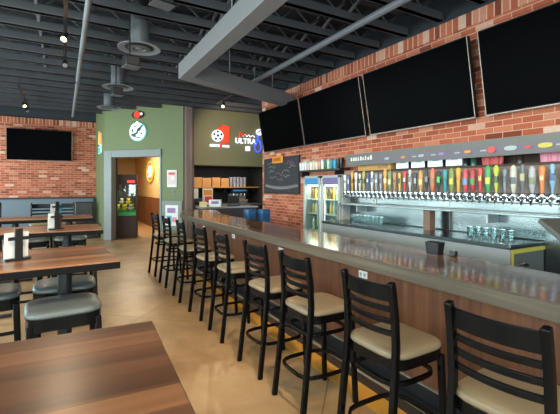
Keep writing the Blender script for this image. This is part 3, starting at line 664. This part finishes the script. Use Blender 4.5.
t = thing('orange_sign', 'small orange sign over the chalkboard top edge', 'sign', (WX-.036, 7.8, 2.22), R(-90)); MB().bx(-.24, .24, -.03, 0, -.07, .1).build('board', M['orange'], t, bevel=.01); MB().bx(-.16, .16, -.034, -.03, -.02, .05).build('print', cm((180, 96, 30)), t)
t = thing('cup_shelf', 'thin black wall shelf holding a row of cups', 'shelf', (WX, 6.0, 1.90)); MB().bx(-.24, 0, -.73, .76, 0, .03).build('board', M['black'], t)
for y in (-.55, .55): MB().bx(-.2, 0, y-.012, y+.012, -.1, 0).build('bracket', M['black'], t)
cups = [((214, 216, 222), 'pale grey'), ((224, 222, 220), 'white'), ((216, 212, 206), 'off-white'), ((204, 190, 170), 'beige'), ((222, 220, 218), 'white'), ((214, 196, 170), 'tan'), ((224, 214, 204), 'cream'), ((206, 150, 120), 'copper'), ((226, 226, 226), 'white'), ((34, 110, 66), 'green'), ((190, 210, 190), 'mint'), ((40, 130, 150), 'teal'), ((60, 160, 200), 'light blue'), ((22, 24, 32), 'black'), ((24, 24, 26), 'black')]
for i, (c, nm) in enumerate(cups):
    y = 6.66-.094*i; hh = .155+.01*((i*7) % 3)
    t = thing('tumbler', '%s tumbler on the black cup shelf, %s from the left' % (nm, ORD[i+1]), 'cup', (WX-.13, y, 1.93), 0, 'tumblers on the cup shelf')
    MB().lathe([(.028, 0), (.032, .01), (.039, hh), (.034, hh), (.028, .02)], n=14).build('body', cm(c), t); MB().lathe([(.041, hh-.015), (.041, hh+.012), (.02, hh+.016)], n=14).build('lid', cm(tuple(max(0, v-40) for v in c)), t)

# cooler: glass doors face -X
CX, CY0, CY1, CZ = 4.0, 4.99, 6.1, 1.81
t = thing('glass_door_cooler', 'white two-door glass beverage cooler against the brick wall', 'cooler', (CX, (CY0+CY1)/2, 0))
hw = (CY1-CY0)/2
c = MB(); c.bx(0, .38, -hw, -hw+.04, 0, CZ); c.bx(0, .38, hw-.04, hw, 0, CZ); c.bx(0, .38, -hw+.04, hw-.04, CZ-.04, CZ); c.bx(0, .38, -hw+.04, hw-.04, 0, .5); c.bx(.35, .38, -hw+.04, hw-.04, .5, CZ-.04)
c.build('cabinet', M['cooler'], t, bevel=.006)
for k_, (y0, y1, hm) in enumerate(((.02, hw-.01, M['litblue']), (-hw+.01, -.02, M['litpurple']))):
    f = MB(); f.bx(-.05, -.002, y0, y0+.05, .45, CZ-.01); f.bx(-.05, -.002, y1-.05, y1, .45, CZ-.01); f.bx(-.05, -.002, y0, y1, CZ-.05, CZ-.01); f.bx(-.05, -.002, y0, y1, .45, .52)
    fo = f.build('door', M['cooler'], t, bevel=.004)
    MB().bx(-.03, -.024, y0+.05, y1-.05, .52, CZ-.16).build('glass_pane', M['glass'], fo); MB().bx(-.045, -.01, y0+.05, y1-.05, CZ-.16, CZ-.05).build('header_strip', hm, fo)
    MB().bx(-.08, -.05, y0+.015, y0+.035, .9, 1.3).build('handle', M['grey'], fo)
for z in (.52, .82, 1.12, 1.38): MB().bx(.02, .35, -hw+.04, hw-.04, z-.012, z).build('rack', M['white'], t)
MB().bx(.02, .05, -hw+.05, hw-.05, CZ-.2, CZ-.17).build('lamp', M['strip'], t); MB().bx(.015, .04, -.02, .02, .52, CZ-.17).build('mullion_lamp', M['strip'], t)
bm_ = [(M['bottlegreen'], 'green'), (M['bottlebrown'], 'brown'), (M['bottlegold'], 'golden'), (M['bottleclear'], 'pale')]
proto = {}
for m, nm in bm_:
    o = MB().lathe([(.03, 0), (.033, .01), (.033, .13), (.03, .155), (.013, .19), (.013, .225), (.015, .23), (.004, .235)], n=10).build('bottle', m); proto[nm] = o
    used_ = False
first = {k_: True for k_ in proto}
for rz_, z in enumerate((.52, .82, 1.12, 1.38)):
    for j in range(11):
        y = (CY0+CY1)/2+hw-.1-j*.091
        if j == 5: continue
        nm = bm_[(j*5+rz_*3+(j//3)) % 4][1]; o = proto[nm]
        if not first[nm]: o = o.copy(); C.objects.link(o)
        first[nm] = False; o.location = (CX+.13, y, z)
        tag(o, '%s bottle on a lit rack inside the glass-door cooler' % nm, 'bottle', 'bottles inside the cooler, %s' % nm)

# ------------------------------------------------------------------ tap wall
ty0, ty1 = -1.0, 4.985
t = thing('tap_sign_board', 'long grey sign board with small logos above the taps', 'sign board', (4.0, 0, 0))
MB().prism([(0, 0), (.05, 0)], 0, 1) if False else None
sb = MB().rings([[(0.02, y, 1.94), (-.0, y, 2.12), (.03, y, 2.125), (.39, y, 2.16), (.39, y, 2.10), (.05, y, 1.94)] for y in (ty0, ty1-.07)])
sb.build('board', M['signgrey'], t)
# face strip leans with the board: x from .02 (z 1.965) to 0 (z 2.12)
def sx(z): return .02-(z-1.94)/(.18)*.02
MB().rings([[(sx(1.96)-.003, y, 1.96), (sx(2.05)-.003, y, 2.05), (sx(2.05)+.002, y, 2.05), (sx(1.96)+.002, y, 1.96)] for y in (ty0, 4.2)]).build('logo_strip', M['signstrip'], t)
lg = [(2.47, .05, 'redcup'), (2.27, .034, 'cooler'), (2.1, .018, 'redprint'), (1.94, .034, 'yellowtrim'), (2.75, .022, 'orange'), (3.1, .024, 'purple'), (3.4, .024, 'cooler'), (3.7, .022, 'kraft'), (4.0, .024, 'cooler')]
for y, r, m in lg:
    wide = .9 if r > .04 else 1.9
    MB().loft(2*r*wide, 2*r*.72, [(1, 0), (1, .006)], e=2.4).xf(Matrix.Translation((sx(2.01)-.004, y, 2.01)) @ Matrix.Rotation(R(-90), 4, 'Y')).build('logo_badge', M[m], t)
mk = MB(); random.seed(11)
y = 4.78
while y > 4.3:
    MB().bx(sx(2.04)-.006, sx(2.04)+.003, y-random.uniform(.02, .035), y, 2.015, 2.02+random.uniform(.035, .06)).build('white_mark', M['paper'], t); y -= .055
for y in (2.6, 2.92, 3.25, 3.55, 1.55, 1.85): MB().bx(sx(2.01)-.006, sx(2.01)+.003, y-.07, y, 2.0, 2.015).build('white_mark', M['cooler'], t)

t = thing('back_shelf', 'dark back shelf behind the tap handles', 'shelf', (4.2, 0, 1.83)); MB().bx(-.02, .2, ty0, ty1-.05, 0, .03).build('board', M['darkwood'], t); MB().bx(.17, .2, ty0, ty1-.05, .03, .27).build('back_panel', M['darkwood'], t); MB().bx(.0, .2, ty0, ty1-.05, -.06, 0).build('lower_rail', M['darkwall'], t)
t = thing('golden_carton', 'long golden carton on the shelf above the left taps', 'box', (4.25, 4.47, 1.86)); MB().bx(-.06, .08, -.36, .36, 0, .1).build('carton', M['gold'], t, bevel=.006); MB().bx(-.063, -.058, -.3, -.1, .03, .07).build('print', cm((150, 100, 40)), t)
t = thing('rust_carton', 'short rust brown carton left of the golden carton', 'box', (4.25, 4.865, 1.86)); MB().bx(-.06, .08, -.03, .03, 0, .08).build('carton', M['redbox'], t, bevel=.006); MB().bx(-.03, .03, -.032, .032, .078, .083).build('tape', M['darkwood'], t)
for i, (y, wd) in enumerate(((3.95, .125), (3.67, .125), (3.39, .125), (3.11, .125))):
    t = thing('menu_screen', 'small lit white menu screen behind the taps, %s from the left' % ORD[i+1], 'screen', (4.27, y, 1.86), 0, 'menu screens behind the taps')
    MB().bx(-.01, .02, -wd, wd, 0, .19).build('case', M['black'], t); MB().bx(-.014, -.009, -wd+.012, wd-.012, .015, .18).build('panel', M['litwhite'], t); MB().bx(-.016, -.013, -wd*.5, wd*.3, .09, .12).build('print', M['teal'], t); MB().bx(-.03, .05, -.05, .05, -.0, .012).build('foot', M['black'], t)
def ribbed(label, y, wd, m, dark):
    t = thing('ribbed_bucket', label, 'bucket', (4.27, y, 1.86), 0, 'ribbed buckets behind the taps')
    n = 40; rs = []
    for sc_2, z in ((.84, 0), (1, .16)):
        rs.append([((wd*.35*sc_2+(.006 if k_ % 4 < 2 else -.006))*math.cos(2*PI*k_/n), (wd*sc_2+(.008 if k_ % 4 < 2 else -.008))*math.sin(2*PI*k_/n), z) for k_ in range(n)])
    MB().rings(rs).build('body', m, t); MB().loft(wd*2.06, wd*.74, [(1, .155), (1, .175)], e=2).build('rim', dark, t)
ribbed('red ribbed bucket behind the middle right taps', 2.62, .13, M['redcup'], cm((150, 40, 34)))
ribbed('pink striped bucket behind the rightmost taps', 2.02, .10, M['pinkcup'], cm((200, 80, 110)))
for i, (y, c, nm) in enumerate(((2.93, (30, 40, 40), 'dark'), (2.83, (60, 90, 80), 'grey-green'), (2.30, (60, 44, 36), 'brown'))):
    t = thing('liquor_bottle', '%s glass bottle on the shelf behind the taps' % nm, 'bottle', (4.24, y, 1.86), 0, 'bottles behind the taps'); MB().lathe([(.035, 0), (.035, .11), (.013, .14), (.013, .17)], n=12).build('body', cm(c, .2), t); MB().lathe([(.015, .17), (.015, .185)], n=10).build('cap', M['gold'], t)

t = thing('tap_tower', 'long stainless tap tower carrying the beer taps', 'tap tower', (4.1, 0, 0))
MB().bx(-.04, .1, ty0, ty1, 1.44, 1.545).build('housing', M['steel'], t, bevel=.01)
MB().bx(.06, .1, ty0, ty1, 1.545, 1.83).build('rear_panel', cm((104, 86, 72)), t)
t = thing('steel_backsplash', 'brushed steel backsplash below the beer taps', 'backsplash', (4.17, 0, 0)); MB().bx(0, .03, ty0, ty1+.02, .2, 1.44).build('panel', M['steel'], t); MB().bx(-.004, .0, 3.1, 3.103, 1.06, 1.44).bx(-.004, 0, 1.9, 1.903, 1.06, 1.44).build('seam', M['grey'], t)
t = thing('drip_shelf', 'narrow stainless drip shelf below the beer taps', 'shelf', (4.17, 0, 1.32)); MB().bx(-.27, 0, ty0, ty1, 0, .028).build('tray', M['steel'], t, bevel=.005); MB().bx(-.25, -.02, ty0+.05, ty1-.05, .028, .032).build('grate', M['steel2'], t)
for y in (4.6, 2.5, 1.0): MB().bx(-.2, 0, y-.01, y+.01, -.1, 0).build('bracket', M['steel2'], t)
MB().bx(-.22, -.12, 3.22, 3.32, -.25, 0).build('reflection_post', M['post'], t)  # brown reflection below the shelf, put in as a solid post
t = thing('wall_switch_plate', 'small white switch plate on the steel backsplash', 'switch', (4.17, 4.42, 1.40)); MB().bx(-.01, 0, -.035, .035, -.05, .03).build('plate', M['white'], t); MB().bx(-.016, -.009, -.012, .012, -.03, .01).build('toggle', M['grey'], t)

t = thing('back_bar_counter', 'stainless back bar counter with end panel and handle', 'counter', (3.6, 2.04, 0))
MB().bx(0, .57, 0, 2.92, .08, 1.03).build('body', M['steel2'], t); MB().bx(-.02, .57, -.01, 2.94, 1.03, 1.07).build('worktop', M['steel'], t, bevel=.006); MB().bx(.02, .55, .03, 2.9, 0, .08).build('plinth', M['black'], t)
MB().bx(.03, .55, -.012, 0, .3, 1.0).build('end_panel', cm((96, 100, 100)), t); MB().bx(.0, .57, -.016, -.01, .99, 1.028).bx(0, .03, -.016, -.01, .3, .99).build('yellow_edging', M['yellowtrim'], t)
MB().tube([(.11, -.015, .88), (.13, -.05, .9), (.2, -.05, .88), (.22, -.015, .86)], .012).build('handle', M['black'], t)
sm = MB()
for y in (.9, 1.9): sm.bx(-.003, 0, y, y+.006, .1, 1.02)
sm.build('door_seam', M['grey'], t)
MB().bx(.54, .57, 0, 2.92, 1.07, 1.082).build('rear_lip', M['black'], t)
# glasses on the counter
gp = None
def glass_at(x, y, label, z=1.07, grp='drinking glasses on the back counter'):
    global gp
    if gp is None: gp = tag(MB().lathe([(.028, 0), (.03, .004), (.038, .11), (.036, .11), (.027, .008)], n=14).build('drinking_glass', M['drink']), None, 'glass'); o = gp
    else: o = gp.copy(); C.objects.link(o)
    o.location = (x, y, z); tag(o, label, 'glass', grp)
for i in range(6): glass_at(3.86, 2.62-.088*i, 'clear drinking glass near the counter end, %s from the left' % ORD[i+1])
for i in range(8): glass_at(3.92, 4.62-.085*i, 'clear drinking glass on the left back counter, %s from the left' % ORD[i+1], grp='drinking glasses near the cooler')

# taps
TAPS = [('white', (226, 226, 222), (60, 90, 150), 0), ('blue', (54, 84, 150), (220, 220, 220), 1), ('gold', (206, 152, 52), (140, 90, 30), 2), ('white', (228, 226, 220), (150, 150, 150), 0), ('white and black', (214, 212, 206), (30, 30, 34), 3),
        ('gold-green', (176, 160, 60), (60, 90, 50), 2), ('navy blue', (52, 66, 120), (236, 236, 236), 0), ('white', (230, 228, 224), (90, 110, 140), 3), ('blue-grey', (130, 146, 166), (240, 240, 240), 0), ('lavender grey', (168, 160, 178), (90, 80, 110), 1), ('amber', (216, 154, 50), (250, 230, 150), 2),
        ('olive green', (110, 126, 70), (220, 210, 160), 4), ('wooden brown', (176, 122, 72), (110, 70, 40), 0), ('yellow', (222, 184, 60), (60, 60, 60), 1), ('red', (206, 44, 44), (240, 230, 220), 0), ('pale grey', (196, 196, 192), (110, 110, 120), 3),
        ('charcoal', (52, 54, 60), (180, 180, 180), 1), ('tan', (196, 138, 76), (240, 200, 120), 4), ('black', (28, 28, 30), (120, 120, 120), 3), ('rust orange', (206, 104, 64), (150, 110, 80), 4), ('black and green', (28, 36, 32), (60, 190, 80), 3), ('teal', (30, 140, 156), (20, 90, 110), 0),
        ('olive', (120, 140, 52), (220, 200, 60), 4), ('orange yellow', (236, 166, 30), (220, 120, 20), 0), ('red and blue', (206, 60, 70), (80, 150, 200), 4), ('dark red', (176, 36, 44), (50, 140, 60), 4), ('red and yellow', (206, 48, 40), (240, 200, 60), 0), ('green', (60, 150, 70), (230, 210, 70), 4),
        ('yellow-green', (186, 186, 40), (60, 90, 40), 2), ('slim grey', (120, 130, 138), (80, 90, 100), 1), ('white and grey', (196, 190, 178), (80, 90, 96), 4), ('smoky', (92, 96, 104), (180, 170, 120), 3), ('silver', (170, 168, 176), (120, 130, 90), 4), ('bright orange', (240, 120, 40), (250, 200, 150), 0), ('sky blue', (120, 170, 210), (60, 80, 120), 3)]
SH = [[(.012, 0), (.016, .02), (.022, .12), (.03, .24), (.028, .265), (.008, .275)],
      [(.01, 0), (.014, .03), (.018, .1), (.02, .2), (.026, .23), (.02, .25), (.004, .26)],
      [(.012, 0), (.014, .04), (.024, .1), (.018, .18), (.032, .25), (.03, .28), (.012, .31), (.004, .315)],
      [(.009, 0), (.012, .05), (.026, .11), (.028, .17), (.014, .21), (.024, .24), (.02, .27), (.004, .28)],
      [(.014, 0), (.02, .02), (.03, .08), (.034, .2), (.03, .235), (.034, .25), (.018, .275), (.004, .285)]]
shape_mesh = {}; fm = None
for i, (nm, c1, c2, s) in enumerate(TAPS):
    y = 4.92-.0895*i
    t = thing('beer_tap', '%s beer tap handle, %s tap from the left end of the row' % (nm, ordinal(i+1)), 'beer tap', (4.0, y, 1.50), 0, 'beer taps along the tap tower')
    if fm is None:
        f = MB().cyl((.06, 0, 0), (.0, 0, 0), .016, n=12).cyl((.062, 0, 0), (.03, 0, 0), .038, n=18).cyl((.03, 0, 0), (.0, 0, 0), .032, n=18).cyl((0, 0, .035), (0, 0, -.015), .017, n=12).cyl((0, 0, -.01), (-.03, 0, -.07), .013, .010, n=10).ball((0, 0, .035), .016, n=10)
        fo = f.build('faucet', M['chrome'], t); fm = fo.data
        ko = MB().lathe([(.02, 0), (.02, .02)], (-.006, 0, 0), axis='X', n=12).xf(Matrix.Translation((-.02, 0, 0))).build('spout_collar', M['black'], t); km = ko.data
    else:
        fo = bpy.data.objects.new('faucet', fm); C.objects.link(fo); fo.parent = t
        ko = bpy.data.objects.new('spout_collar', km); C.objects.link(ko); ko.parent = t
    k_ = .93+.1*((i*5) % 4)/3
    h = MB().lathe([(r, z*k_) for r, z in SH[s]], n=14).xf(Matrix.Diagonal((.75, 1.0, 1, 1))).xf(Matrix.Translation((0, 0, .05)))
    mu = lambda c: tuple(int(v*.86+128*.14) for v in c)
    ho = h.build('handle', cm(mu(c1)), t)
    zz = SH[s]; zm = zz[2][1]*k_+.06; r = zz[2][0]
    MB().loft(r*1.8, r*1.62, [(1, zm), (1.06, zm+.07)], e=3).build('handle_badge', cm(mu(c2)), ho)

# things on the bar top
t = thing('bar_caddy', 'black napkin caddy on the inner edge of the bar top', 'caddy', (2.60, 2.07, 1.072), R(8))
MB().loft(.11, .10, [(1, 0), (1, .004)], e=8).build('base', M['black'], t)
MB().loft(.125, .11, [(.82, .004), (1, .1), (.92, .1), (.76, .01)], e=8).build('walls', M['black'], t)
MB().bx(-.045, .045, -.003, .003, .01, .102).build('divider', M['black'], t)
t = thing('bottle_opener_block', 'tiny black block beside the black bar caddy', 'block', (2.64, 1.93, 1.072)); MB().bx(-.02, .02, -.025, .025, 0, .045).build('block', M['black'], t, bevel=.006); MB().cyl((0, 0, .045), (0, 0, .055), .012).build('knob', M['grey'], t)
t = thing('order_terminal', 'dark tilted order terminal at the right picture edge', 'terminal', (2.58, 1.12, 1.072), R(-14))
MB().bx(-.0, .14, -.06, .06, 0, .02).build('base', M['black'], t, bevel=.006); MB().sweep([(.07, 0, .02), (.07, .0, .2), (.07, -.03, .27)], .06, .04, (1, 0, 0)).build('stand', M['black'], t)
MB().box((0, -.05, .28), (.36, .03, .24), M=Matrix.Rotation(R(-55), 4, 'X')).build('display', cm((70, 72, 66)), t, bevel=.006)

# ------------------------------------------------------------------ lights
def area(name, loc, rot, sx_, sy_, power, col, spread=180):
    l = bpy.data.lights.new(name, 'AREA'); l.shape = 'RECTANGLE'; l.size = sx_; l.size_y = sy_; l.energy = power; l.color = col; l.spread = R(spread)
    o = bpy.data.objects.new(name, l); C.objects.link(o); o.location = loc; o.rotation_euler = rot; return o
DAY = (.95, .98, 1.0)
for y0, y1 in WINY: area('daylight', (FX0-.35, (y0+y1)/2, 2.05), (0, R(-90), 0), 2.4, y1-y0, 280, DAY)
for x0, x1 in WINX: area('daylight', ((x0+x1)/2, FY0-.35, 2.05), (R(90), 0, 0), x1-x0, 2.4, 240, DAY)
def spot(name, loc, target, power, col, size=70, rad=.05, blend=.6):
    l = bpy.data.lights.new(name, 'SPOT'); l.energy = power; l.color = col; l.spot_size = R(size); l.spot_blend = blend; l.shadow_soft_size = rad
    o = bpy.data.objects.new(name, l); C.objects.link(o); o.location = loc
    o.rotation_euler = (Vector(target)-Vector(loc)).to_track_quat('-Z', 'Y').to_euler(); return o
WARM = (1, .80, .55)
spot('track_or_fill_spot', (.0, 5.5, 3.42), (-.3, 4.0, 0), 90, WARM, 90)
spot('track_or_fill_spot', (-.75, 10.7, 3.42), (-.3, 9, 0), 90, WARM, 100)
spot('track_or_fill_spot', (3.3, 8.6, 3.46), (2.3, 7.2, 1), 80, WARM, 100)
area('tap_strip', (4.0, 2.0, 1.93), (0, R(0), 0), .05, 5.6, 2.6, (.9, 1, 1))
area('cooler_lamp', (CX+.06, (CY0+CY1)/2, CZ-.19), (0, R(25), 0), .05, 1.0, 9, (1, .93, .66))
area('corridor_lamp', (2.2, 14.8, 2.95), (0, 0, 0), .6, 2.5, 110, (1, .84, .6))
area('kitchen_lamp', (4.6, 11.9, 2.24), (0, 0, 0), 1.8, .2, 13, (1, .86, .66))
spot('track_or_fill_spot', (3.35, 9.0, 3.5), (5.0, 11.2, 2.6), 110, WARM, 90)
area('claw_machine_lamp', (1.68, 12.85, 1.64), (0, 0, 0), .5, .1, 6, (1, .95, .8))
tracklight('track_light', 'added off-frame ceiling track with warm fill spotlights over the near bar stools', 1.2, .6, 2.2, 3.68, [(1.0, True, R(40)), (1.4, True, R(60)), (1.8, True, R(20))])  # unseen track and its spots, added to even out light on the bar
spot('track_or_fill_spot', (1.3, 1.05, 3.45), (1.5, 2.8, .3), 110, WARM, 110)
spot('track_or_fill_spot', (1.3, 1.45, 3.45), (1.9, 5.0, .5), 150, WARM, 90)
spot('track_or_fill_spot', (1.35, 1.85, 3.45), (4.4, 3.2, 1.8), 170, WARM, 110)
tracklight('track_light', 'added off-frame ceiling track with warm fill spotlights over the near tables', -.6, .2, 1.6, 3.68, [(.6, True, R(100)), (1.2, True, R(80))])  # another unseen track, its fill spots added for the tables and aisle
spot('track_or_fill_spot', (-.6, .7, 3.45), (0, 2.0, 1), 45, WARM, 110)
spot('track_or_fill_spot', (-.6, 1.3, 3.45), (.2, 6.0, .5), 200, WARM, 90)
w_ = bpy.data.worlds.new('sky'); S.world = w_; w_.use_nodes = True
w_.node_tree.nodes['Background'].inputs[0].default_value = (.75, .87, 1, 1); w_.node_tree.nodes['Background'].inputs[1].default_value = 1.0

# ------------------------------------------------------------------ camera
cam = bpy.data.cameras.new('camera'); co = bpy.data.objects.new('camera', cam); C.objects.link(co)
co.location = (0, 0, 1.62); co.rotation_euler = (R(90), 0, R(-29.5)); cam.sensor_width = 36; cam.lens = 384/560*36; cam.shift_y = -21/560; cam.clip_start = .05
S.camera = co
S.view_settings.view_transform = 'Standard'; S.view_settings.look = 'None'; S.view_settings.gamma = 1; S.view_settings.use_curve_mapping = False
S.view_settings.exposure = 0.2
